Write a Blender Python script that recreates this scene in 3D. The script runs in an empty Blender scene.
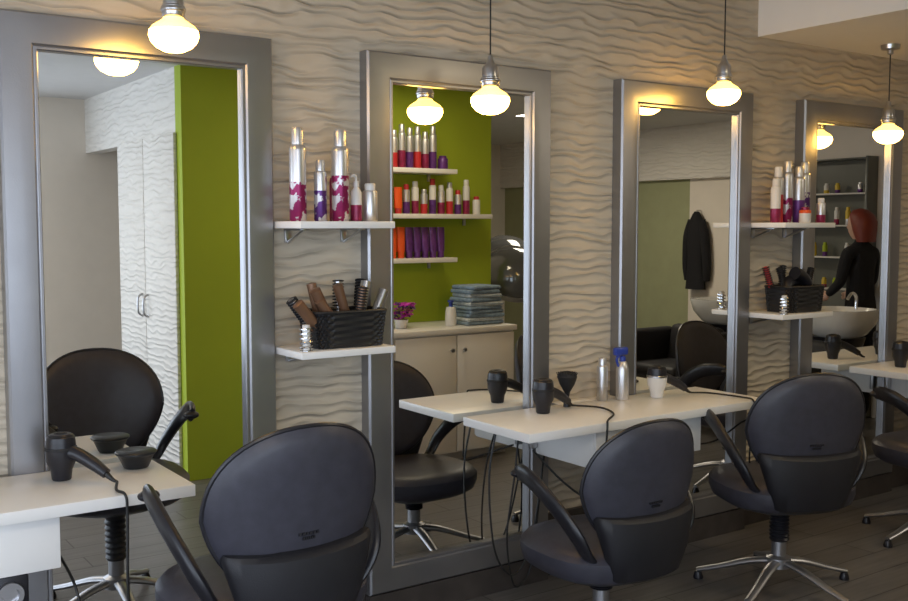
import bpy, bmesh, math, random
from mathutils import Vector, Matrix
random.seed(4)
scene=bpy.context.scene
COL=scene.collection
pi=math.pi
# ------------------------------------------------------------------ materials
MATS={}
def mat(name,col,rough=.5,metal=0,var=.06,nscale=8,bump=0,bscale=60,emis=None,estr=0,spec=.5,coat=0,col2=None):
    if name in MATS: return MATS[name]
    m=bpy.data.materials.new(name); m.use_nodes=True
    nt=m.node_tree; p=nt.nodes['Principled BSDF']
    p.inputs['Roughness'].default_value=rough; p.inputs['Metallic'].default_value=metal
    p.inputs['Specular IOR Level'].default_value=spec
    p.inputs['Coat Weight'].default_value=coat
    tc=nt.nodes.new('ShaderNodeTexCoord')
    n=nt.nodes.new('ShaderNodeTexNoise'); n.inputs['Scale'].default_value=nscale; n.inputs['Detail'].default_value=3
    nt.links.new(tc.outputs['Object'],n.inputs['Vector'])
    r=nt.nodes.new('ShaderNodeValToRGB')
    a=[max(0,c*(1-var)) for c in col]; b=[min(1,c*(1+var)) for c in col]
    r.color_ramp.elements[0].position=.3; r.color_ramp.elements[1].position=.7
    if col2:
        b=col2; r.color_ramp.elements[0].position=.5; r.color_ramp.elements[1].position=.53
    r.color_ramp.elements[0].color=(*a,1); r.color_ramp.elements[1].color=(*b,1)
    nt.links.new(n.outputs['Fac'],r.inputs['Fac']); nt.links.new(r.outputs['Color'],p.inputs['Base Color'])
    if bump:
        n2=nt.nodes.new('ShaderNodeTexNoise'); n2.inputs['Scale'].default_value=bscale
        nt.links.new(tc.outputs['Object'],n2.inputs['Vector'])
        bp=nt.nodes.new('ShaderNodeBump'); bp.inputs['Strength'].default_value=bump; bp.inputs['Distance'].default_value=.004
        nt.links.new(n2.outputs['Fac'],bp.inputs['Height']); nt.links.new(bp.outputs['Normal'],p.inputs['Normal'])
    if emis:
        p.inputs['Emission Color'].default_value=(*emis,1); p.inputs['Emission Strength'].default_value=estr
    MATS[name]=m; return m

def ripple_mat(name,col,rough=.75,dist=.012):
    m=bpy.data.materials.new(name); m.use_nodes=True; nt=m.node_tree; N=nt.nodes; L=nt.links
    p=N['Principled BSDF']; p.inputs['Roughness'].default_value=rough
    p.inputs['Base Color'].default_value=(*col,1)
    tc=N.new('ShaderNodeTexCoord'); s=N.new('ShaderNodeSeparateXYZ'); L.new(tc.outputs['Object'],s.inputs[0])
    def mth(op,a,b=None):
        q=N.new('ShaderNodeMath'); q.operation=op
        for i,v in enumerate((a,b)):
            if v is None: continue
            if isinstance(v,(int,float)): q.inputs[i].default_value=v
            else: L.new(v,q.inputs[i])
        return q.outputs[0]
    u=mth('ADD',s.outputs[0],s.outputs[1]); z=s.outputs[2]
    def noise(su,sz,det=1.0):
        c=N.new('ShaderNodeCombineXYZ'); L.new(mth('MULTIPLY',u,su),c.inputs[0]); L.new(mth('MULTIPLY',z,sz),c.inputs[2])
        n=N.new('ShaderNodeTexNoise'); n.inputs['Scale'].default_value=1; n.inputs['Detail'].default_value=det
        L.new(c.outputs[0],n.inputs['Vector']); return n.outputs['Fac']
    n1=noise(6.0,13,1.0); n2=noise(1.8,3,0); n3=noise(7,28,1)
    ph=mth('ADD',mth('MULTIPLY',z,86.0),mth('MULTIPLY',n1,6.5))
    ph=mth('ADD',ph,mth('MULTIPLY',n2,4.0))
    sn=mth('ABSOLUTE',mth('SINE',ph))
    sn=mth('SQRT',mth('ADD',mth('MULTIPLY',sn,sn),.03))
    h=mth('SUBTRACT',1.0,sn)
    h=mth('MULTIPLY',h,mth('ADD',mth('MULTIPLY',n3,1.5),0.0))
    b=N.new('ShaderNodeBump'); b.inputs['Strength'].default_value=1; b.inputs['Distance'].default_value=dist
    L.new(h,b.inputs['Height']); L.new(b.outputs['Normal'],p.inputs['Normal'])
    MATS[name]=m; return m

M_ripple=ripple_mat('rippled_plaster_beige',(.585,.51,.40),dist=.0125)
M_ripplew=ripple_mat('rippled_plaster_white',(.80,.77,.72),dist=.008)
M_white=mat('wall_paint_cream',(.82,.76,.68),.85,var=.02)
M_ceil=mat('ceiling_paint',(.72,.71,.70),.9,var=.02)
M_soff=mat('soffit_paint_white',(.90,.88,.84),.9,var=.01)
M_ceilhi=mat('ceiling_paint_high',(.75,.72,.66),.9,var=.02)
M_green=mat('wall_paint_green',(.37,.47,.022),.7,var=.03,nscale=3)
M_greend=mat('wall_paint_dull_green',(.36,.38,.22),.7,var=.04)
M_lam=mat('white_laminate',(.87,.86,.84),.3,var=.01)
M_edge=mat('laminate_edge',(.70,.67,.62),.4,var=.02)
M_shade=mat('smoked_back_panel',(.12,.125,.11),.3,var=.05)
M_base=mat('dark_wood_skirting',(.05,.042,.038),.4,var=.2,nscale=14)
M_frame=mat('brushed_metal_frame',(.33,.33,.345),.33,.85,var=.06,nscale=5,bump=.05,bscale=200)
M_steel=mat('satin_steel',(.55,.55,.57),.28,1,var=.03)
M_chrome=mat('chrome',(.8,.8,.82),.12,1,var=.01)
M_gbase=mat('satin_aluminium_base',(.40,.40,.42),.38,.9,var=.03)
M_alu=mat('aluminium_can',(.66,.66,.68),.32,.8,var=.03)
M_leather=mat('black_vinyl',(.042,.042,.058),.44,0,var=.12,nscale=30,bump=.08,bscale=260)
M_leather2=mat('black_fabric_cover',(.011,.011,.015),.55,0,var=.1,bump=.15,bscale=300)
M_blk=mat('black_plastic',(.014,.014,.019),.35,0,var=.1)
M_blk2=mat('matte_black',(.012,.012,.014),.7,0,var=.1)
M_bowl=mat('dark_bowl_plastic',(.014,.015,.018),.35,0,var=.1)
M_cord=mat('black_cord',(.01,.01,.01),.5)
M_bulb=mat('opal_bulb_glass',(1,.95,.8),.3,emis=(1,.54,.11),estr=27)
M_bulb2=mat('opal_bulb_glass_shoulder',(1,.9,.6),.3,emis=(1,.54,.09),estr=4.5)
M_mag=mat('magenta_label',(.28,.02,.08),.35,.3,var=.25,nscale=40)
M_flw=mat('flower_petal',(.50,.03,.38),.6,0,var=.25,nscale=40)
M_pur=mat('purple_label',(.12,.03,.20),.35,.2,var=.2,nscale=40)
M_magsw=mat('silver_magenta_swirl_label',(.27,.015,.10),.35,.5,var=0,nscale=26,col2=(.62,.60,.63))
M_pursw=mat('silver_purple_swirl_label',(.10,.03,.18),.35,.5,var=0,nscale=26,col2=(.60,.60,.63))
M_org=mat('orange_plastic',(.80,.10,.015),.35,var=.05)
M_red=mat('red_plastic',(.5,.025,.03),.35)
M_wht=mat('white_plastic',(.75,.74,.72),.3)
M_blue=mat('blue_plastic',(.03,.06,.35),.3)
M_brown=mat('brush_bronze',(.22,.12,.07),.35,.4)
M_basket=mat('basket_weave',(.012,.012,.014),.45,var=.2,nscale=60)
M_towel=mat('towel_cotton',(.22,.30,.39),.95,var=.25,nscale=40,bump=.6,bscale=250)
M_towel2=mat('towel_cotton_light',(.50,.55,.58),.95,var=.2,nscale=40,bump=.6,bscale=250)
M_ceramic=mat('basin_ceramic',(.90,.90,.88),.12,coat=.5)
M_dark=mat('coat_fabric',(.01,.01,.013),.9)
M_skin=mat('skin',(.62,.38,.28),.5)
M_hair=mat('red_hair',(.20,.03,.015),.5,bump=.5,bscale=120)
M_glass=mat('grey_dome',(.13,.135,.14),.13,.4,coat=.5)
M_yel=mat('yellow_label',(.7,.5,.05),.4)

m=bpy.data.materials.new('mirror_glass'); m.use_nodes=True
p=m.node_tree.nodes['Principled BSDF']; p.inputs['Metallic'].default_value=1; p.inputs['Roughness'].default_value=0.0
p.inputs['Base Color'].default_value=(.87,.88,.86,1); M_mirror=m

def floor_mat():
    m=bpy.data.materials.new('dark_wood_planks'); m.use_nodes=True; nt=m.node_tree; N=nt.nodes; L=nt.links
    p=N['Principled BSDF']; p.inputs['Roughness'].default_value=.34
    tc=N.new('ShaderNodeTexCoord')
    br=N.new('ShaderNodeTexBrick'); br.inputs['Scale'].default_value=1
    br.inputs['Brick Width'].default_value=1.2; br.inputs['Row Height'].default_value=.16
    br.inputs['Mortar Size'].default_value=.003
    br.inputs['Color1'].default_value=(.115,.108,.104,1); br.inputs['Color2'].default_value=(.15,.142,.138,1)
    br.inputs['Mortar'].default_value=(.03,.027,.025,1)
    L.new(tc.outputs['Object'],br.inputs['Vector'])
    mp=N.new('ShaderNodeMapping'); mp.inputs['Scale'].default_value=(1.5,22,1)
    L.new(tc.outputs['Object'],mp.inputs['Vector'])
    n=N.new('ShaderNodeTexNoise'); n.inputs['Scale'].default_value=2; n.inputs['Detail'].default_value=6
    L.new(mp.outputs[0],n.inputs['Vector'])
    r=N.new('ShaderNodeValToRGB'); r.color_ramp.elements[0].color=(.78,.78,.78,1); r.color_ramp.elements[1].color=(1.15,1.15,1.15,1)
    r.color_ramp.elements[0].position=.3; r.color_ramp.elements[1].position=.7
    L.new(n.outputs['Fac'],r.inputs['Fac'])
    mx=N.new('ShaderNodeMixRGB'); mx.blend_type='MULTIPLY'; mx.inputs['Fac'].default_value=1
    L.new(br.outputs['Color'],mx.inputs[1]); L.new(r.outputs[0],mx.inputs[2])
    L.new(mx.outputs[0],p.inputs['Base Color'])
    return m
M_floor=floor_mat()

# ------------------------------------------------------------------ builder
def cr(pts,n=6):
    P=[Vector(q) for q in pts]; P=[P[0]*2-P[1]]+P+[P[-1]*2-P[-2]]; out=[]
    for i in range(1,len(P)-2):
        a,b,c,d=P[i-1:i+3]
        for k in range(n):
            t=k/n
            out.append(.5*((2*b)+(c-a)*t+(2*a-5*b+4*c-d)*t*t+(-a+3*b-3*c+d)*t**3))
    out.append(P[-2]); return out
def lerpl(vals,n,total):
    out=[]
    for i in range(total):
        t=i/(total-1)*(len(vals)-1); k=min(int(t),len(vals)-2); f=t-k
        out.append(vals[k]*(1-f)+vals[k+1]*f)
    return out
def se(a,n):
    c=math.cos(a); s=math.sin(a)
    return (math.copysign(abs(c)**(2/n),c), math.copysign(abs(s)**(2/n),s))

class B:
    def __init__(s): s.v=[]; s.f=[]; s.mi=[]; s.mats=[]; s.M=Matrix.Identity(4)
    def m(s,mt):
        if mt not in s.mats: s.mats.append(mt)
        return s.mats.index(mt)
    def add(s,vs,fs,mt,M=None):
        o=len(s.v); T=s.M@M if M is not None else s.M
        s.v+= [T@Vector(q) for q in vs]; k=s.m(mt)
        for f in fs: s.f.append([o+i for i in f]); s.mi.append(k)
    def box(s,c,d,mt,bev=0,M=None,seg=2):
        bm=bmesh.new(); bmesh.ops.create_cube(bm,size=1)
        for v in bm.verts: v.co=Vector((v.co.x*d[0]+c[0],v.co.y*d[1]+c[1],v.co.z*d[2]+c[2]))
        if bev: bmesh.ops.bevel(bm,geom=bm.edges[:],offset=bev,segments=seg,profile=.5,affect='EDGES')
        bm.verts.index_update()
        s.add([v.co.copy() for v in bm.verts],[[v.index for v in f.verts] for f in bm.faces],mt,M); bm.free()
    def rings(s,R,mt,M=None,cap=True,close=True):
        n=len(R[0]); vs=[q for r in R for q in r]; fs=[]
        for i in range(len(R)-1):
            for j in range(n if close else n-1):
                a=i*n+j; b=i*n+(j+1)%n
                fs.append([a,b,b+n,a+n])
        if cap: fs.append(list(range(n))[::-1]); fs.append([(len(R)-1)*n+j for j in range(n)])
        s.add(vs,fs,mt,M)
    def lathe(s,prof,mt,M=None,seg=24,c=(0,0,0)):
        R=[[(c[0]+max(r,1e-4)*math.cos(2*pi*j/seg),c[1]+max(r,1e-4)*math.sin(2*pi*j/seg),c[2]+z) for j in range(seg)] for r,z in prof]
        s.rings(R,mt,M)
    def tube(s,pts,rad,mt,M=None,seg=10,n=5,flat=1.0,smooth=True,up=(0,0,1)):
        P=cr(pts,n) if smooth else [Vector(q) for q in pts]
        rr=lerpl(rad,0,len(P)) if isinstance(rad,(list,tuple)) else [rad]*len(P)
        t0=(P[1]-P[0]).normalized(); side=t0.cross(Vector(up))
        if side.length<.1: side=t0.cross(Vector((1,0,0)))
        side.normalize(); R=[]
        for i,q in enumerate(P):
            t=(P[min(i+1,len(P)-1)]-P[max(i-1,0)]).normalized()
            side=(side-t*side.dot(t)).normalized(); u2=side.cross(t)
            R.append([q+side*rr[i]*math.cos(2*pi*j/seg)+u2*rr[i]*flat*math.sin(2*pi*j/seg) for j in range(seg)])
        s.rings(R,mt,M)
    def ell(s,c,r,mt,M=None,seg=20,rg=12):
        s.rings([[(c[0]+r[0]*math.sin(pi*max(i,.02)/rg if i<rg else pi*(rg-.02)/rg)*math.cos(2*pi*j/seg),c[1]+r[1]*math.sin(pi*max(i,.02)/rg if i<rg else pi*(rg-.02)/rg)*math.sin(2*pi*j/seg),c[2]-r[2]*math.cos(pi*i/rg)) for j in range(seg)] for i in range(rg+1)],mt,M)
    def sup(s,levels,mt,c=(0,0),n=3,seg=36,M=None):
        R=[]
        for l in levels:
            z,rx,ry=l[:3]; cx,cy=(l[3],l[4]) if len(l)>3 else (0,0)
            R.append([(c[0]+cx+rx*se(2*pi*j/seg,n)[0],c[1]+cy+ry*se(2*pi*j/seg,n)[1],z) for j in range(seg)])
        s.rings(R,mt,M)
    def obj(s,name,parent=None,ang=38,recalc=True,loc=None):
        me=bpy.data.meshes.new(name)
        if loc is not None:
            L=Vector(loc); s.v=[q-L for q in s.v]
        me.from_pydata([tuple(q) for q in s.v],[],s.f)
        for mt in s.mats: me.materials.append(mt)
        me.polygons.foreach_set('material_index',s.mi)
        if recalc:
            bm=bmesh.new(); bm.from_mesh(me); bmesh.ops.recalc_face_normals(bm,faces=bm.faces[:]); bm.to_mesh(me); bm.free()
        me.polygons.foreach_set('use_smooth',[True]*len(me.polygons))
        me.set_sharp_from_angle(angle=math.radians(ang))
        o=bpy.data.objects.new(name,me); COL.objects.link(o)
        if loc is not None: o.location=loc
        if parent: o.parent=parent
        return o
def slab(name,x0,x1,y0,y1,z0,z1,mt,bev=0):
    b=B(); b.box(((x0+x1)/2,(y0+y1)/2,(z0+z1)/2),(x1-x0,y1-y0,z1-z0),mt,bev); return b.obj(name,recalc=False)
def T(x,y,z=0,rz=0,rx=0,ry=0):
    return Matrix.Translation((x,y,z))@Matrix.Rotation(rz,4,'Z')@Matrix.Rotation(rx,4,'X')@Matrix.Rotation(ry,4,'Y')

# ------------------------------------------------------------------ room
ZL,ZH=2.42,2.85
slab('floor',-3.1,7.3,-6.2,.1,-.1,0,M_floor)
slab('wall_mirrors',-3.1,7.3,0,.1,0,ZH,M_ripple)
slab('wall_end',7.2,7.3,-3.3,0,0,ZH,M_white)
slab('wall_end_green',7.2,7.3,-6.2,-3.3,0,ZH,M_greend)
slab('wall_end_lintel',7.13,7.2,-6.1,-2.7,1.93,ZL,M_ripplew)
slab('wall_wash_back',4.3,7.2,-6.2,-6.1,0,ZL,M_white)
slab('wall_wash_side',4.2,4.3,-6.1,-4.6,0,ZL,M_white)
slab('wall_green_partition',2.08,4.3,-2.6,-2.5,0,ZL,M_green)
slab('wall_storage_side',2.08,2.18,-3.7,-2.6,0,ZL,M_ripplew)
slab('wall_storage_back',2.18,4.3,-3.7,-3.6,0,ZL,M_white)
slab('wall_storage_right',4.2,4.3,-3.6,-2.6,0,ZL,M_white)
slab('wall_lintel',2.08,2.18,-4.5,-3.7,2.03,ZL,M_ripplew)
slab('wall_back_right',1.35,4.3,-4.6,-4.5,0,ZL,M_white)
slab('wall_back_below',-3,1.35,-4.6,-4.5,0,.35,M_white)
slab('wall_back_above',-3,1.35,-4.6,-4.5,2.3,ZL,M_white)
slab('wall_left_below',-3.1,-3,-4.6,0,0,.5,M_white)
slab('wall_left_above',-3.1,-3,-4.6,0,2.3,ZH,M_white)
slab('wall_left_pier',-3.1,-3,-.6,0,.5,2.3,M_white)
slab('wall_left_corner',-3.1,-3,-4.6,-4.2,.5,2.3,M_white)
slab('ceiling',-3.1,7.3,-6.2,.1,ZH,ZH+.1,M_ceilhi)
slab('ceiling_low',-3,7.2,-6.1,-1.5,ZL,ZH,M_ceil)
slab('ceiling_soffit',4.1,7.2,-1.5,0,ZL,ZH,M_soff)
def window(name,axis,fixed,a0,a1,z0,z1,n):
    b=B()
    def bar(u0,u1,w0,w1):
        if axis=='x': b.box(((u0+u1)/2,fixed,(w0+w1)/2),(u1-u0,.06,w1-w0),M_lam,.004)
        else: b.box((fixed,(u0+u1)/2,(w0+w1)/2),(.06,u1-u0,w1-w0),M_lam,.004)
    bar(a0,a1,z0,z0+.06); bar(a0,a1,z1-.06,z1)
    for i in range(n+1):
        u=a0+(a1-a0-.05)*i/n; bar(u,u+.05,z0+.06,z1-.06)
    b.obj(name)
window('window_1','x',-4.55,-3,1.35,.35,2.3,3)
window('window_2','y',-3.05,-4.2,-.6,.5,2.3,3)

# ------------------------------------------------------------------ mirrors
MX=[.63,1.872,3.14,4.405]
def mirror(x0,w=.87,z0=.11,z1=2.135):
    b=B(); prof=[(0,-.001),(0,-.052),(.007,-.06),(.052,-.063),(.092,-.06),(.098,-.054),(.101,-.056),(.108,-.056),(.111,-.05),(.111,-.03),(.111,-.001)]
    R=[[(x0+o,y,z0+o),(x0+w-o,y,z0+o),(x0+w-o,y,z1-o),(x0+o,y,z1-o)] for o,y in prof]
    b.rings(R,M_frame,cap=False)
    g=.1105
    b.add([(x0+g,-.034,z0+g),(x0+w-g,-.034,z0+g),(x0+w-g,-.034,z1-g),(x0+g,-.034,z1-g)],[[0,1,2,3]],M_mirror)
    b.obj('wall_mirror',ang=20,recalc=False,loc=(x0+w/2,0,(z0+z1)/2))
for x in MX: mirror(x)
edges=[-3.0]+[q for x in MX for q in (x,x+.87)]+[7.2]
for i in range(0,len(edges),2):
    slab('baseboard_mirrors',edges[i]+.002,edges[i+1]-.002,-.02,-.0005,.001,.27,M_base)
for i in range(1,len(edges)-1,2):
    slab('baseboard_mirrors',edges[i],edges[i+1],-.055,-.0005,.001,.107,M_base)

# ------------------------------------------------------------------ shelves
def shelf(x0,x1,z,brk=False):
    b=B(); b.box(((x0+x1)/2,-.127,z-.012),(x1-x0,.25,.024),M_lam,.002)
    for x in (x0+.07,x1-.07):
        h=.05 if brk else .035
        b.box((x,-.006,z-.024-h/2),(.025,.008,h),M_steel,.001)
        b.box((x,-.075,z-.028),(.025,.14,.006),M_steel,.001)
        b.tube([(x,-.008,z-.024-h),(x,-.13,z-.03)],.005,M_steel,smooth=False)
    b.obj('wall_shelf',loc=((x0+x1)/2,-.127,z))
G1,G3=MX[0]+.87,MX[2]+.87
for gx,gy in ((G1,MX[1]),(G3,MX[3])):
    shelf(gx+.004,gy-.004,1.515,True); shelf(gx+.004,gy-.004,1.078)

# ------------------------------------------------------------------ bottles
def can(b,x,y,z,h,r,body,band,cap=None,bandtop=.32):
    cap=cap or body; b.M=T(x,y,z)
    hb=h*bandtop
    b.lathe([(0,0),(r*.9,0),(r,.004),(r,hb)],band)
    b.lathe([(r*.995,hb),(r,h*.76),(r*.93,h*.8),(r*.6,h*.83)],body)
    b.lathe([(r*.72,h*.805),(r*.72,h*.97),(r*.6,h),(0,h)],cap)
    b.M=Matrix.Identity(4)
def tubeb(b,x,y,z,h,r,body,cap):
    b.M=T(x,y,z)
    b.lathe([(0,0),(r*.8,0),(r*.8,h*.2)],cap)
    b.sup([(h*.2,r,r*.8),(h*.6,r*1.05,r*.6),(h,r*1.1,r*.12)],body,n=2)
    b.M=Matrix.Identity(4)
def pump(b,x,y,z,h,r,body,band,top):
    b.M=T(x,y,z)
    b.lathe([(0,0),(r,.003),(r,h*.35)],band); b.lathe([(r,h*.35),(r*.98,h*.62),(r*.45,h*.72),(r*.4,h*.75)],body)
    b.lathe([(r*.5,h*.74),(r*.5,h*.85),(r*.2,h*.86),(r*.2,h*.95)],top)
    b.tube([(0,0,h*.95),(-.01,-.0,h*.975),(-r*1.1,0,h*.94)],[r*.3,r*.3,r*.18],top,seg=8)
    b.M=Matrix.Identity(4)
def one(name,fn,*a,**k):
    b=B(); fn(b,*a,**k); b.obj(name,loc=(a[0],a[1],a[2]))
g=G1-.02; z=1.515
one('hairspray_can',can,g+.065,-.15,z,.315,.029,M_alu,M_magsw,bandtop=.42)
one('styling_foam_can',can,g+.15,-.15,z,.21,.022,M_alu,M_pursw,M_alu,bandtop=.5)
one('hairspray_can',can,g+.222,-.16,z,.315,.030,M_alu,M_magsw,bandtop=.5)
one('hair_cream_tube',can,g+.247,-.075,z,.19,.02,M_mag,M_mag,M_wht,bandtop=.5)
one('pump_bottle',pump,g+.29,-.15,z,.165,.02,M_wht,M_mag,M_wht)
one('shampoo_bottle',can,g+.352,-.14,z,.135,.027,M_alu,M_alu,M_wht,bandtop=.3)
g=G3
one('hairspray_can',can,g+.06,-.15,z,.21,.024,M_wht,M_mag)
one('hairspray_can',can,g+.115,-.12,z,.27,.026,M_alu,M_red,M_wht,bandtop=.5)
one('hairspray_can',can,g+.185,-.12,z,.30,.028,M_alu,M_magsw,bandtop=.4)
one('hairspray_can',can,g+.25,-.14,z,.275,.028,M_alu,M_pur,bandtop=.4)
one('hairspray_can',can,g+.32,-.12,z,.30,.028,M_alu,M_pursw,bandtop=.5)
one('cream_jar',can,g+.20,-.215,z,.075,.028,M_org,M_wht,M_mag,bandtop=.6)
one('shampoo_bottle',can,g+.33,-.21,z,.12,.022,M_alu,M_mag,M_wht)

# ------------------------------------------------------------------ baskets with brushes
ZS=1.078
def basket(cx,cy,z,w,d,h):
    b=B(); b.M=T(cx,cy,z); seg=120; rows=22; R=[]
    def ring(zz,sc,k,amp):
        out=[]
        for j in range(seg):
            x,y=se(2*pi*j/seg,7); a=amp*math.sin(j*pi/3.0+ (pi if k%2 else 0))
            out.append((x*(w/2*sc+a),y*(d/2*sc+a),zz))
        return out
    for k in range(rows+1):
        t=k/rows; R.append(ring(.002+h*t,.90+.1*t,k//2,.0035))
    for k in range(2): R.append(ring(h-.0*k,.98-.03*k,0,0))
    R.append(ring(.01,.84,0,0))
    b.rings(R,M_basket)
    rim=[(w/2*se(2*pi*j/40,7)[0],d/2*se(2*pi*j/40,7)[1],h) for j in range(41)]
    b.tube(rim,.006,M_basket,smooth=False,seg=8)
    return b
def brush(b,x,y,z,dx,dy,L,hm,bm_,r=.02,bris=True):
    dirv=Vector((dx,dy,1)).normalized(); q=Vector((0,0,1)).rotation_difference(dirv).to_matrix().to_4x4()
    M=Matrix.Translation((x,y,z))@q
    b.lathe([(0,0),(.008,.005),(.010,L*.25),(.007,L*.5)],hm,M,12)
    b.lathe([(.008,L*.5),(r*.7,L*.52),(r*.7,L*.98),(0,L)],bm_,M,14)
    if bris:
        for k in range(9):
            zz=L*.55+L*.4*k/8
            b.lathe([(r*.6,zz),(r,zz+.002),(r,zz+.005),(r*.6,zz+.007)],M_blk2,M,14)
def basket_set(cx,kind):
    cy=-.14; z=ZS
    b=basket(cx,cy,z,.28,.17,.125)
    b.M=T(cx,cy,z)
    if kind==0:
        L=[(-.09,-.02,-.75,.0,.2,M_brown,M_steel),(-.06,.02,-.2,.1,.215,M_blk,M_brown),(-.03,-.03,-.55,-.1,.22,M_blk,M_brown),
           (.0,.03,.05,.1,.22,M_steel,M_steel),(.03,-.02,-.35,-.1,.22,M_brown,M_brown),(.06,.02,.3,.1,.22,M_blk,M_steel),(.03,-.04,.1,-.1,.2,M_blk,M_brown),
           (.09,.0,.5,.05,.2,M_blk,M_steel),(-.07,-.04,-.9,-.1,.2,M_brown,M_brown),(.08,.04,.25,.3,.23,M_blk,M_blk),(.0,-.05,-.8,-.05,.2,M_blk,M_brown)]
        for i,(x,y,dx,dy,l,a,c) in enumerate(L): brush(b,x,y,.015,dx,dy,l,a,c,.021+.004*(i%3),bris=i%3==0)
    else:
        b.tube([(-.1,0,.04),(-.06,0,.12),(-.02,.01,.15),(.05,.01,.16)],[.02,.025,.03,.034],M_blk,seg=14)
        b.tube([(.1,.0,.03),(.08,-.02,.12),(.03,-.02,.17),(-.03,-.02,.19)],[.018,.024,.03,.033],M_blk,seg=14)
        for i,(x,dx) in enumerate([(-.1,-.3),(-.07,.2),(.02,-.4),(.1,.5)]): brush(b,x,.03,.015,dx,.1,.22,M_blk,M_red if i==0 else M_blk,.018)
    b.M=Matrix.Identity(4)
    b.obj('brush_basket',loc=(cx,cy,z))
basket_set(G1+.218,0); basket_set(G3+.235,1)
def coil(x,y,z):
    b=B(); pts=[(x+.019*math.cos(t*.7),y+.019*math.sin(t*.7),z+.006+t*.0017) for t in range(0,46)]
    b.tube(pts,.0035,M_chrome,smooth=False,seg=8)
    b.lathe([(0,.001),(.022,.001),(.022,.003),(0,.003)],M_chrome,c=(x,y,z))
    b.lathe([(.012,.004),(.013,.09),(0,.092)],M_wht,c=(x,y,z))
    b.obj('spiral_brush_holder',loc=(x,y,z))
coil(G1+.035,-.22,ZS); coil(G3+.045,-.225,ZS)

# ------------------------------------------------------------------ tables
TX=[.38,2.955,5.487]
def table(cx):
    b=B(); w=1.33; yb=-.068; yf=-.48
    b.box((cx,(yb+yf)/2,.733),(w,yb-yf,.034),M_lam,.002)
    b.box((cx,-.034,.733),(.34,.062,.034),M_lam,.001)
    b.box((cx,-.245,.637),(.60,.345,.157),M_lam,.002)
    for s in (-1,1):
        b.box((cx+s*.149,-.425,.637),(.294,.016,.15),M_lam,.002)
    b.box((cx-.32,-.08,.65),(.03,.02,.13),M_steel,.002); b.box((cx+.32,-.08,.65),(.03,.02,.13),M_steel,.002)
    if cx<1:
        b.box((.53,-.385,.514),(.13,.07,.09),M_blk,.008)
        b.lathe([(.022,0),(.034,0),(.036,.01),(.034,.016),(.022,.016),(.020,.004)],M_steel,Matrix.Translation((.545,-.42,.51))@Matrix.Rotation(pi/2,4,'X'),28)
    if 1<cx<4:
        b.tube([(2.55,-.10,.716),(2.50,-.13,.5),(2.47,-.12,.25),(2.5,-.12,.06),(2.56,-.1,.03),(2.62,-.09,.1),(2.66,-.09,.35),(2.66,-.12,.56)],.004,M_cord,seg=6,n=6)
        b.tube([(2.42,-.12,.716),(2.38,-.12,.5),(2.41,-.12,.2),(2.5,-.13,.09),(2.60,-.12,.22),(2.68,-.1,.56)],.004,M_cord,seg=6,n=6)
        b.tube([(3.26,-.10,.56),(3.3,-.12,.3),(3.36,-.12,.2),(3.42,-.1,.35),(3.45,-.1,.716)],.004,M_cord,seg=6,n=6)
    b.obj('styling_table',loc=(cx,-.25,.75))
for c in TX: table(c)

def dryer(x,y,rz,body=M_blk,top=M_blk,cord=None,z=.751,sc=1.0):
    b=B(); b.M=T(x,y,z,rz)@Matrix.Scale(sc,4)
    b.lathe([(0,0),(.026,0),(.028,.004),(.031,.03),(.042,.055),(.044,.09)],body)
    b.lathe([(.044,.09),(.042,.115)],top)
    b.lathe([(.043,.088),(.0455,.09),(.0455,.097),(.043,.099)],M_blk2 if body is M_blk else M_steel)
    b.lathe([(.042,.113),(.04,.128),(.03,.137),(0,.139)],top)
    for k in range(5): b.lathe([(.036-.006*k,.13+.0016*k),(.037-.006*k,.1335+.0016*k),(.035-.006*k,.1335+.0016*k)],M_blk2,seg=20)
    b.tube([(.025,0,.085),(.06,0,.078),(.11,0,.055),(.155,0,.028)],[.022,.020,.019,.015],M_blk,seg=12)
    b.tube([(.15,0,.03),(.175,0,.012),(.19,0,.007)],[.010,.006,.004],M_cord,seg=8)
    b.M=Matrix.Identity(4)
    e=Matrix.Translation((x,y,z))@Matrix.Rotation(rz,4,'Z')@Vector((.19*sc,0,.007))
    if cord:
        b.tube([e]+cord,.0042,M_cord,seg=6,n=6)
    b.obj('hair_dryer',loc=(x,y,z))
dryer(.74,-.20,-.9,sc=1.0,cord=[(.83,-.44,.757),(.84,-.485,.752),(.843,-.492,.70),(.84,-.49,.5),(.85,-.47,.34),(.80,-.44,.28),(.74,-.42,.4),(.72,-.38,.5),(.71,-.2,.56)])
dryer(2.60,-.185,.15,cord=[(2.85,-.25,.757),(2.80,-.38,.757),(2.68,-.475,.757),(2.66,-.494,.735),(2.65,-.494,.60),(2.64,-.49,.5),(2.62,-.45,.45),(2.6,-.3,.5),(2.62,-.1,.58)])
dryer(3.25,-.18,-.15,body=M_wht,top=M_blk,cord=[(3.50,-.26,.757),(3.53,-.42,.757),(3.52,-.485,.752),(3.51,-.495,.70),(3.49,-.494,.52),(3.51,-.49,.46),(3.545,-.49,.50),(3.56,-.48,.62),(3.53,-.44,.66),(3.5,-.3,.55),(3.3,-.3,.55)])
dryer(5.02,-.24,.5); dryer(5.42,-.2,.2)
b=B(); c=(.97,-.17,.751)
b.lathe([(0,0),(.036,0),(.039,.004),(.058,.046),(.061,.05),(.058,.053),(.053,.047),(.036,.01),(0,.008)],M_bowl,c=c,seg=32)
b.lathe([(.0565,.04),(.0625,.045),(.0625,.050),(.058,.053)],M_bowl,c=c,seg=32); b.obj('tint_bowl',loc=c)
c=(2.775,-.13,.751)
b=B(); b.lathe([(0,0),(.016,0),(.014,.02),(.009,.04),(.012,.06)],M_blk,c=c)
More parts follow.
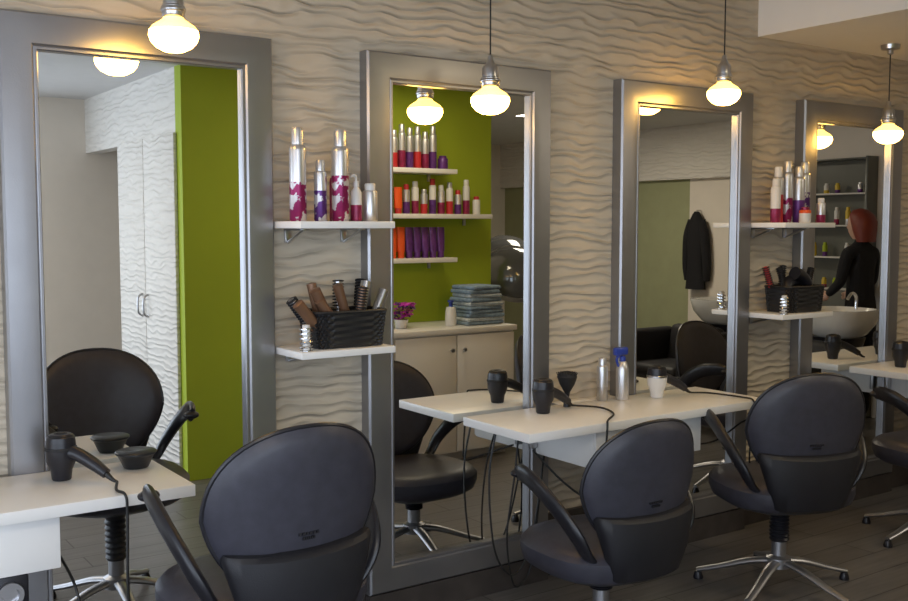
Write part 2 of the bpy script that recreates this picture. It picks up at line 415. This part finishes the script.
b.lathe([(.012,.06),(.032,.095),(.042,.125),(.036,.14),(0,.145)],M_blk2,c=c,seg=28)
for i in range(60):
    a=i*2.399; r=.04*math.sqrt(i/60)
    b.tube([(c[0]+r*.4*math.cos(a),c[1]+r*.4*math.sin(a),c[2]+.08),(c[0]+r*1.15*math.cos(a),c[1]+r*1.15*math.sin(a),c[2]+.150-.2*r)],.0018,M_blk2,smooth=False,seg=5)
b.obj('neck_duster_brush',loc=c)
one('water_spray_bottle',can,3.0,-.10,.751,.185,.024,M_alu,M_steel,M_alu)
b=B(); b.M=T(3.09,-.13,.751)
b.lathe([(0,0),(.027,0),(.028,.004),(.028,.13),(.02,.16),(.012,.168)],M_alu)
b.lathe([(.014,.165),(.014,.185),(.008,.19)],M_blue)
b.box((-.012,0,.21),(.075,.024,.035),M_blue,.008); b.tube([(-.02,0,.20),(-.035,0,.175),(-.024,0,.145)],[.008,.006,.005],M_blue,seg=8)
b.M=Matrix.Identity(4); b.obj('trigger_spray_bottle',loc=(3.09,-.13,.751))

# ------------------------------------------------------------------ pendant lamps
def lamp(x,y,zc,zc_ceil):
    b=B(); b.M=T(x,y,zc)
    b.lathe([(0,-.050),(.03,-.046),(.053,-.034),(.067,-.018),(.073,-.001),(.071,.014)],M_bulb,seg=36)
    b.lathe([(.071,.014),(.062,.027),(.047,.037),(.033,.046),(.027,.056)],M_bulb2,seg=36)
    b.lathe([(.027,.05),(.031,.053),(.034,.062),(.034,.085),(.030,.089),(.030,.12),(.026,.128),(.018,.135),(.012,.15),(.010,.165),(.004,.17)],M_steel,seg=28)
    b.lathe([(.034,.068),(.037,.072),(.037,.078),(.034,.082)],M_steel,seg=28)
    H=zc_ceil-zc
    b.lathe([(.003,.165),(.003,H-.02)],M_cord,seg=8)
    b.lathe([(.006,H-.05),(.014,H-.045),(.014,H-.028),(.045,H-.022),(.048,H-.001),(0,H-.001)],M_steel,seg=24)
    b.M=Matrix.Identity(4)
    b.obj('pendant_lamp',loc=(x,y,zc))
lamp(1.065,-.317,2.06,ZH); lamp(2.28,-.254,1.958,ZH); lamp(3.55,-.265,2.075,ZH); lamp(4.84,-.24,1.968,ZL)

# ------------------------------------------------------------------ salon chairs
def chair(x,y,rz,base_rot=0,zo=0):
    b=B(); b.M=T(x,y,0,rz)
    b.lathe([(0,.09),(.05,.09),(.05,.13),(.03,.14),(.03,.2)],M_gbase)
    pr=[]; hh=(.19+zo)/9
    for k in range(9): pr+=[(.036,.2+k*hh),(.042,.2+(k+.5)*hh)]
    b.lathe(pr+[(.036,.39+zo)],M_blk)
    for k in range(5):
        a=base_rot+2*pi*k/5; M=Matrix.Rotation(a,4,'Z')
        b.tube([(.03,0,.115),(.12,0,.10),(.24,0,.062),(.33,0,.038)],[.024,.023,.019,.016],M_gbase,M,seg=12,flat=.6)
        b.lathe([(0,0),(.02,0),(.021,.01),(.014,.03),(0,.034)],M_blk,M@Matrix.Translation((.325,0,0)),16)
    b.M=T(x,y,zo,rz)
    b.sup([(.405,.17,.16),(.415,.23,.22),(.435,.262,.25),(.47,.275,.262),(.50,.275,.262),(.52,.258,.245),(.532,.21,.20),(.536,.10,.10)],M_leather,n=2.6,seg=48)
    b.sup([(.385,.13,.13),(.408,.2,.19)],M_blk,n=3)
    zc=.752; A=.250; H=.225; seg=56; rg=12
    def pt(a,r,side):
        c,s=se(a,2.3); px=c*A*r; pz=s*H*r
        if pz<0: px*=1+.20*(pz/H)
        yy=-.245 - (pz)*.16 + 1.0*px*px
        th=.03*math.sqrt(max(0,1-r**5))+.004
        return (px,yy+side*th,zc+pz)
    R=[]
    for i in range(rg+1): R.append([pt(2*pi*j/seg,max(.01,(i/rg)),-1) for j in range(seg)])
    for i in range(rg,-1,-1): R.append([pt(2*pi*j/seg,max(.01,(i/rg)),1) for j in range(seg)])
    b.rings(R,M_leather)
    e=[pt(2*pi*j/seg,1.0,0) for j in range(seg+1)]
    b.tube(e,.007,M_blk,smooth=False,seg=8)
    for k,(w_,zz) in enumerate(((.05,.70),(.03,.688))):
        for q in range(6): b.box((-.02+w_*(q/5-.5)+.02,-.27,zz),(w_/8,.012,.007),M_leather2)
    R=[]
    for k,(zz,w,t,yo) in enumerate([(.425,.13,.02,-.225),(.44,.15,.035,-.235),(.52,.175,.045,-.252),(.60,.20,.05,-.252),(.643,.212,.046,-.252),(.655,.208,.030,-.254),(.657,.19,.015,-.254)]):
        r=[]
        for j in range(48):
            c,s=se(2*pi*j/48,4); px=c*w; r.append((px,yo+s*t*.9-.006+.95*px*px,zz+ .25*px*px))
        R.append(r)
    b.rings(R,M_leather2)
    for s in (-1,1):
        b.tube([(s*.13,-.17,.45),(s*.21,-.175,.52),(s*.252,-.17,.59),(s*.275,-.12,.655),(s*.288,-.05,.71),(s*.286,.03,.745),(s*.272,.11,.755),(s*.262,.15,.748)],[.022,.029,.035,.037,.037,.038,.036,.028],M_blk,seg=16,n=6,flat=.5)
        b.ell((s*.261,.15,.748),(.031,.026,.016),M_blk,seg=14,rg=8)
    b.M=Matrix.Identity(4)
    b.obj('salon_chair',loc=(x,y,0))
chair(1.14,-.725,math.radians(2),.3,.018)
chair(2.48,-.66,math.radians(-2),.5,-.125)
chair(3.47,-.67,math.radians(-24),.1,-.045)
chair(4.66,-.66,math.radians(-5),.6,-.05)

# ------------------------------------------------------------------ cabinet and reflected side
def cabinet():
    b=B(); x0,x1=2.75,4.12; yf=-2.0; yb=-2.498
    b.box(((x0+x1)/2,(yf+yb)/2,.44),(x1-x0,abs(yf-yb)-.03,.76),M_lam,.002)
    b.box(((x0+x1)/2,(yf+yb)/2-.02,.03),(x1-x0-.04,.4,.06),M_edge,.001)
    b.box(((x0+x1)/2,(yf+yb)/2+.008,.838),(x1-x0+.02,abs(yf-yb)+.016,.034),M_lam,.003)
    for a,c in ((3.20,3.655),(3.66,4.115)):
        b.box(((a+c)/2,yf-.006,.44),(c-a-.006,.02,.74),M_lam,.002)
    for k in range(4):
        b.box((2.975,yf-.006,.16+.187*k),(.44,.02,.182),M_lam,.002)
        b.lathe([(.004,0),(.004,.015),(.012,.02),(.012,.026),(0,.028)],M_steel,Matrix.Translation((2.975,yf+.003,.16+.187*k))@Matrix.Rotation(-pi/2,4,'X'),14)
    for x in (3.61,3.705):
        b.lathe([(.004,0),(.004,.015),(.013,.02),(.013,.028),(0,.03)],M_steel,Matrix.Translation((x,yf+.003,.72))@Matrix.Rotation(-pi/2,4,'X'),14)
    b.obj('base_cabinet',loc=(3.41,-2.25,0))
cabinet()
def gshelf(x0,x1,z):
    b=B(); b.box(((x0+x1)/2,-2.397,z-.015),(x1-x0,.204,.03),M_lam,.002)
    for x in (x0+.1,x1-.1):
        b.box((x,-2.49,z-.05),(.02,.012,.05),M_steel,.001)
    b.obj('product_shelf',loc=((x0+x1)/2,-2.397,z))
gshelf(2.9,3.87,1.87); gshelf(2.9,4.16,1.577); gshelf(2.9,3.87,1.29)
b=B()
for i,x in enumerate([3.02,3.09,3.16,3.24,3.32,3.40,3.46,3.52,3.58,3.64,3.70]):
    can(b,x+.03,-2.38,1.871,[.27,.24,.28,.26][i%4],.026,M_alu,[M_mag,M_pur,M_red][i%3],M_alu,bandtop=.4)
can(b,3.81,-2.38,1.871,.09,.035,M_pur,M_pur,M_pur)
b.obj('hair_product_row',loc=(3.4,-2.38,1.871))
b=B()
for i in range(17):
    x=2.98+.068*i
    if i<3 or i in(5,6,7): tubeb(b,x,-2.37,1.578,.17,.028,M_org,M_red)
    elif i<5: tubeb(b,x,-2.37,1.578,.17,.028,M_red,M_org)
    elif i==16: can(b,x+.01,-2.37,1.578,.12,.026,M_wht,M_wht,M_red)
    else: can(b,x,-2.38,1.578,[.19,.21,.16,.23][i%4],.024,[M_alu,M_wht][i%2],[M_mag,M_red,M_pur][i%3],[M_wht,M_alu,M_red][i%3],bandtop=.4)
b.obj('hair_product_row',loc=(3.4,-2.38,1.578))
b=B()
for i in range(14):
    x=2.98+.062*i
    tubeb(b,x,-2.37,1.291,.2,.027,M_org if i<9 else M_pur,M_org if i<9 else M_pur)
b.obj('hair_product_row',loc=(3.4,-2.38,1.291))
# towels
b=B(); zz=.857
for i in range(10):
    h=.022+.006*random.random(); dx=random.uniform(-.02,.02); w=.30-.008*i
    b.M=T(3.955+dx*.6,-2.2,0,random.uniform(-.12,.12))
    b.box((0,0,zz+h/2),(w,.24,h*.97),[M_towel,M_towel2][i%2 if i%3 else 0],.0095,seg=3)
    b.box((.004,.004,zz+h/2),(w-.012,.24,.003),M_towel)
    zz+=h
b.M=Matrix.Identity(4); b.obj('folded_towel_stack',loc=(3.955,-2.2,.857))
b=B(); c=(3.37,-2.2,.857)
b.lathe([(0,0),(.035,0),(.045,.05),(.047,.055),(.04,.055),(0,.04)],M_wht,c=c)
for i in range(44):
    a=random.uniform(0,2*pi); r=random.uniform(.01,.095); h=random.uniform(.06,.16)
    b.tube([(c[0],c[1],c[2]+.04),(c[0]+r*.5*math.cos(a),c[1]+r*.5*math.sin(a),c[2]+h*.8),(c[0]+r*math.cos(a),c[1]+r*math.sin(a),c[2]+h)],.002,M_green,seg=5,n=3)
    Mx=T(c[0]+r*math.cos(a),c[1]+r*math.sin(a),c[2]+h,a,random.uniform(-.5,.5))
    for k in range(5): b.ell((0,0,0),(.019,.011,.004),M_flw if i%3 else M_pur,Mx@Matrix.Rotation(k*2*pi/5,4,'Z')@Matrix.Translation((.013,0,0)),seg=8,rg=5)
b.obj('potted_purple_flower',loc=c)
c=(3.715,-2.15,.857)
b=B(); b.lathe([(0,0),(.035,0),(.038,.02),(.035,.09),(.03,.12),(0,.125)],M_wht,c=c); b.lathe([(.012,.12),(.012,.15),(.02,.155),(.02,.165),(0,.168)],M_blue,c=c); b.obj('lotion_bottle',loc=c)
# wardrobe doors
for i,(a,c) in enumerate(((-3.66,-3.14),(-3.13,-2.58))):
    b=B(); b.box((2.068,(a+c)/2,1.03),(.02,c-a,2.02),M_ripplew,.003)
    hy=c-.05 if i==0 else a+.05
    b.tube([(2.056,hy,.93),(2.03,hy,.95),(2.025,hy,1.0),(2.03,hy,1.05),(2.056,hy,1.07)],.007,M_steel,seg=8)
    b.obj('door_%d'%(i+1),recalc=True)
# hooded dryer
def hood(x,y,rz,s=1.0,h=0):
    b=B(); b.M=T(x,y,0,rz)
    for k in range(5):
        M=Matrix.Rotation(2*pi*k/5,4,'Z'); b.tube([(.02,0,.09),(.15,0,.07),(.28,0,.045)],[.016,.013,.012],M_blk,M,seg=8)
        b.lathe([(0,0),(.018,0),(.02,.02),(.012,.035),(0,.036)],M_blk,M@Matrix.Translation((.275,0,0)),12)
    b.lathe([(.025,.06),(.025,.12),(.014,.13),(.014,1.02+h),(0,1.03+h)],M_steel)
    b.tube([(0,0,1.0+h),(0,.05,1.1+h),(0,.12,1.18+h)],.018,M_blk)
    pr=[(.20,0),(.205,.01),(.2,.08),(.17,.16),(.11,.21),(.04,.235),(0,.237)]
    inn=[(0,.22),(.1,.195),(.155,.15),(.185,.07),(.19,.005),(.2,0)]
    MM=Matrix.Translation((0,.22,1.03+h))@Matrix.Rotation(math.radians(-25),4,'X')@Matrix.Scale(s,4)
    b.lathe(inn,M_blk,MM,32); b.lathe(pr,M_glass,MM,32)
    b.lathe([(.203,-.008),(.212,0),(.210,.02),(.203,.022)],M_steel,MM,32)
    b.M=Matrix.Identity(4)
    b.obj('hood_dryer',loc=(x,y,0))
hood(4.72,-2.95,.25,1.25,.03); hood(5.15,-3.5,.5,1.25,.1)
# coat on hook
b=B(); b.M=T(7.14,-3.16,0,-pi/2)
b.sup([(.92,.11,.05),(1.0,.10,.05),(1.2,.085,.05),(1.4,.095,.05),(1.54,.075,.045),(1.6,.04,.035),(1.63,.02,.02)],M_dark,n=2.4)
for s in (-1,1): b.tube([(s*.06,0,1.55),(s*.10,0,1.4),(s*.12,.01,1.15),(s*.11,.02,1.0)],[.035,.045,.04,.035],M_dark)
b.lathe([(.006,0),(.006,.05),(0,.052)],M_steel,Matrix.Translation((0,0,1.64))@Matrix.Rotation(-pi/2,4,'X'),8)
b.M=Matrix.Identity(4); b.obj('hanging_coat',loc=(7.14,-3.16,1.2))
# backwash units
def backwash(x,y,ah=.54):
    b=B(); b.M=T(x,y)
    b.sup([(.70,.10,.12),(.74,.17,.18),(.82,.235,.235),(.90,.26,.255),(.915,.262,.257),(.915,.235,.23),(.88,.22,.215),(.80,.18,.17),(.76,.10,.10),(.755,.01,.01)],M_ceramic,n=2.6,seg=40)
    b.sup([(0,.17,.17),(.02,.17,.17),(.05,.12,.12),(.55,.12,.12),(.72,.16,.17)],M_blk,n=3)
    b.tube([(.2,0,.90),(.2,0,.99),(.15,0,1.02),(.10,0,.98)],.012,M_chrome,seg=10)
    b.box((-.60,0,.22),(.50,.56,.36),M_leather2,.04); b.box((-.60,0,.40),(.52,.5,.10),M_leather2,.045,seg=3)
    b.box((-.35,0,.54),(.12,.5,.36),M_leather2,.05,M=Matrix.Translation((-.35,0,.55))@Matrix.Rotation(.18,4,'Y')@Matrix.Translation((.35,0,-.55)),seg=3)
    for s in (-1,1): b.box((-.58,s*.30,.03+ah/2),(.56,.10,ah),M_leather2,.035,seg=3)
    b.M=Matrix.Identity(4)
    b.obj('backwash_unit',loc=(x,y,0))
backwash(6.45,-2.22,.66); backwash(6.32,-1.10,.6)
# display cabinet on end wall
b=B()
for y in (-1.40,-2.05): b.box((7.13,y,1.02),(.138,.02,2.03),M_shade,.002)
b.box((7.19,-1.725,1.02),(.01,.65,2.0),M_shade)
b.box((7.128,-1.725,.5),(.13,.63,.98),M_shade,.002)
k=0
for zz in (1.0,1.25,1.5,1.75,2.02):
    b.box((7.13,-1.725,zz),(.138,.65,.012),M_shade if zz>2 else M_edge,.002)
    if zz<2:
        for i in range(6):
            if (i+k)%3==1: continue
            can(b,7.12,-1.99+.1*i,zz+.0075,.08+.06*((i*3+k)%3)/2,.020,[M_alu,M_wht,M_yel,M_green][(i+k)%4],[M_mag,M_pur,M_alu,M_yel][(i*2+k)%4])
    k+=1
b.obj('product_display_cabinet',loc=(7.13,-1.7,0))

# ------------------------------------------------------------------ standing woman (seen in the far mirror)
def woman(x,y,rz):
    e=bpy.data.objects.new('standing_woman',None); COL.objects.link(e); e.location=(x,y,0); e.rotation_euler=(0,0,rz)
    V=[(0,0,.90,.13,.10),(0,0,1.02,.115,.085),(0,0,1.18,.13,.09),(0,0,1.31,.11,.07),(0,0,1.38,.045,.045),(0,.01,1.43,.04,.04),
       (.15,0,1.30,.05,.05),(.18,.03,1.08,.042,.042),(.16,.16,.98,.03,.03),
       (-.15,0,1.30,.05,.05),(-.18,.03,1.08,.042,.042),(-.16,.16,.98,.03,.03),
       (.08,0,.78,.085,.085),(.08,.01,.46,.058,.058),(.08,0,.10,.042,.042),(.08,.10,.04,.035,.03),
       (-.08,0,.78,.085,.085),(-.08,.01,.46,.058,.058),(-.08,0,.10,.042,.042),(-.08,.10,.04,.035,.03)]
    E=[(0,1),(1,2),(2,3),(3,4),(4,5),(3,6),(6,7),(7,8),(3,9),(9,10),(10,11),(0,12),(12,13),(13,14),(14,15),(0,16),(16,17),(17,18),(18,19)]
    me=bpy.data.meshes.new('clothed_body'); me.from_pydata([q[:3] for q in V],E,[]); o=bpy.data.objects.new('clothed_body',me); COL.objects.link(o); o.parent=e
    sk=o.modifiers.new('skin','SKIN')
    for i,q in enumerate(V): me.skin_vertices[0].data[i].radius=(q[3],q[4])
    me.skin_vertices[0].data[0].use_root=True
    s=o.modifiers.new('sub','SUBSURF'); s.levels=2; s.render_levels=2
    me.materials.append(M_dark)
    b=B()
    b.sup([(1.40,.035,.045),(1.425,.05,.065),(1.46,.064,.08),(1.50,.07,.088),(1.55,.068,.085),(1.59,.05,.06),(1.605,.02,.02)],M_skin,n=2.2,c=(0,.02))
    b.tube([(0,.095,1.52),(0,.118,1.49),(0,.108,1.48)],[.008,.012,.01],M_skin,seg=8)
    for s in (-1,1):
        b.ell((s*.028,.098,1.52),(.012,.006,.006),M_wht,seg=10,rg=6); b.ell((s*.028,.103,1.52),(.005,.003,.005),M_blk,seg=8,rg=6)
        b.ell((s*.072,.01,1.50),(.008,.018,.028),M_skin,seg=10,rg=6)
    b.ell((0,.1,1.452),(.022,.006,.006),M_red,seg=10,rg=6)
    b.obj('head',parent=e)
    b=B()
    b.sup([(1.38,.08,.05,0,-.045),(1.46,.09,.075,0,-.03),(1.53,.09,.09,0,-.02),(1.58,.078,.088,0,0),(1.615,.05,.055,0,.01),(1.628,.01,.01,0,.01)],M_hair,n=2.3,c=(0,0)); b.obj('hair',parent=e)
    for s in (-1,1):
        b=B(); b.ell((s*.155,.195,.965),(.018,.042,.034),M_skin,seg=12,rg=8)
        for k in range(4):
            z0=.985-.013*k; b.tube([(s*.155,.225,z0),(s*.150,.258,z0-.004),(s*.14,.278-.005*(k%2),z0-.014)],[.009,.008,.007],M_skin,seg=8)
        b.tube([(s*.148,.18,.985),(s*.135,.205,1.0),(s*.128,.23,1.0)],[.01,.009,.008],M_skin,seg=8)
        b.obj('hand',parent=e)
woman(6.82,-1.27,math.radians(185))

# ------------------------------------------------------------------ lights
def area(name,loc,rot,sx,sy,power,col):
    l=bpy.data.lights.new(name,'AREA'); l.shape='RECTANGLE'; l.size=sx; l.size_y=sy; l.energy=power; l.color=col
    o=bpy.data.objects.new(name,l); COL.objects.link(o); o.location=loc; o.rotation_euler=rot; return o
area('window_daylight',(-.8,-4.7,1.35),(math.radians(90),0,0),4.2,1.9,84,(.76,.86,1))
area('window_daylight',(-3.2,-2.4,1.4),(0,math.radians(-90),0),1.8,3.5,74,(.78,.87,1))
area('added_fill_light',(5.6,-3.2,ZL-.01),(0,0,0),.6,.6,26,(1,.88,.70))  # fill added to brighten the dim wash area, no real fitting there
area('added_fill_light',(3.3,-1.75,ZL-.01),(0,0,0),.6,.4,10,(1,.84,.58))  # extra warm fill added in front of the green partition, not a fixture
area('added_fill_light',(.2,-3.0,ZL-.01),(0,0,0),.6,.6,19,(1,.86,.68))  # general fill added out of view to lift the back wall and room
w=bpy.data.worlds.new('sky'); scene.world=w; w.use_nodes=True
w.node_tree.nodes['Background'].inputs[0].default_value=(.6,.75,1,1); w.node_tree.nodes['Background'].inputs[1].default_value=.7

# ------------------------------------------------------------------ camera
cam=bpy.data.cameras.new('camera'); co=bpy.data.objects.new('camera',cam); COL.objects.link(co)
cam.lens=40.36; cam.sensor_width=36; cam.clip_start=.05
co.location=(0,-3.3,1.5); co.rotation_euler=(math.radians(90-4.2),0,math.radians(-34.8))
scene.camera=co
scene.view_settings.view_transform='Standard'
scene.view_settings.exposure=0
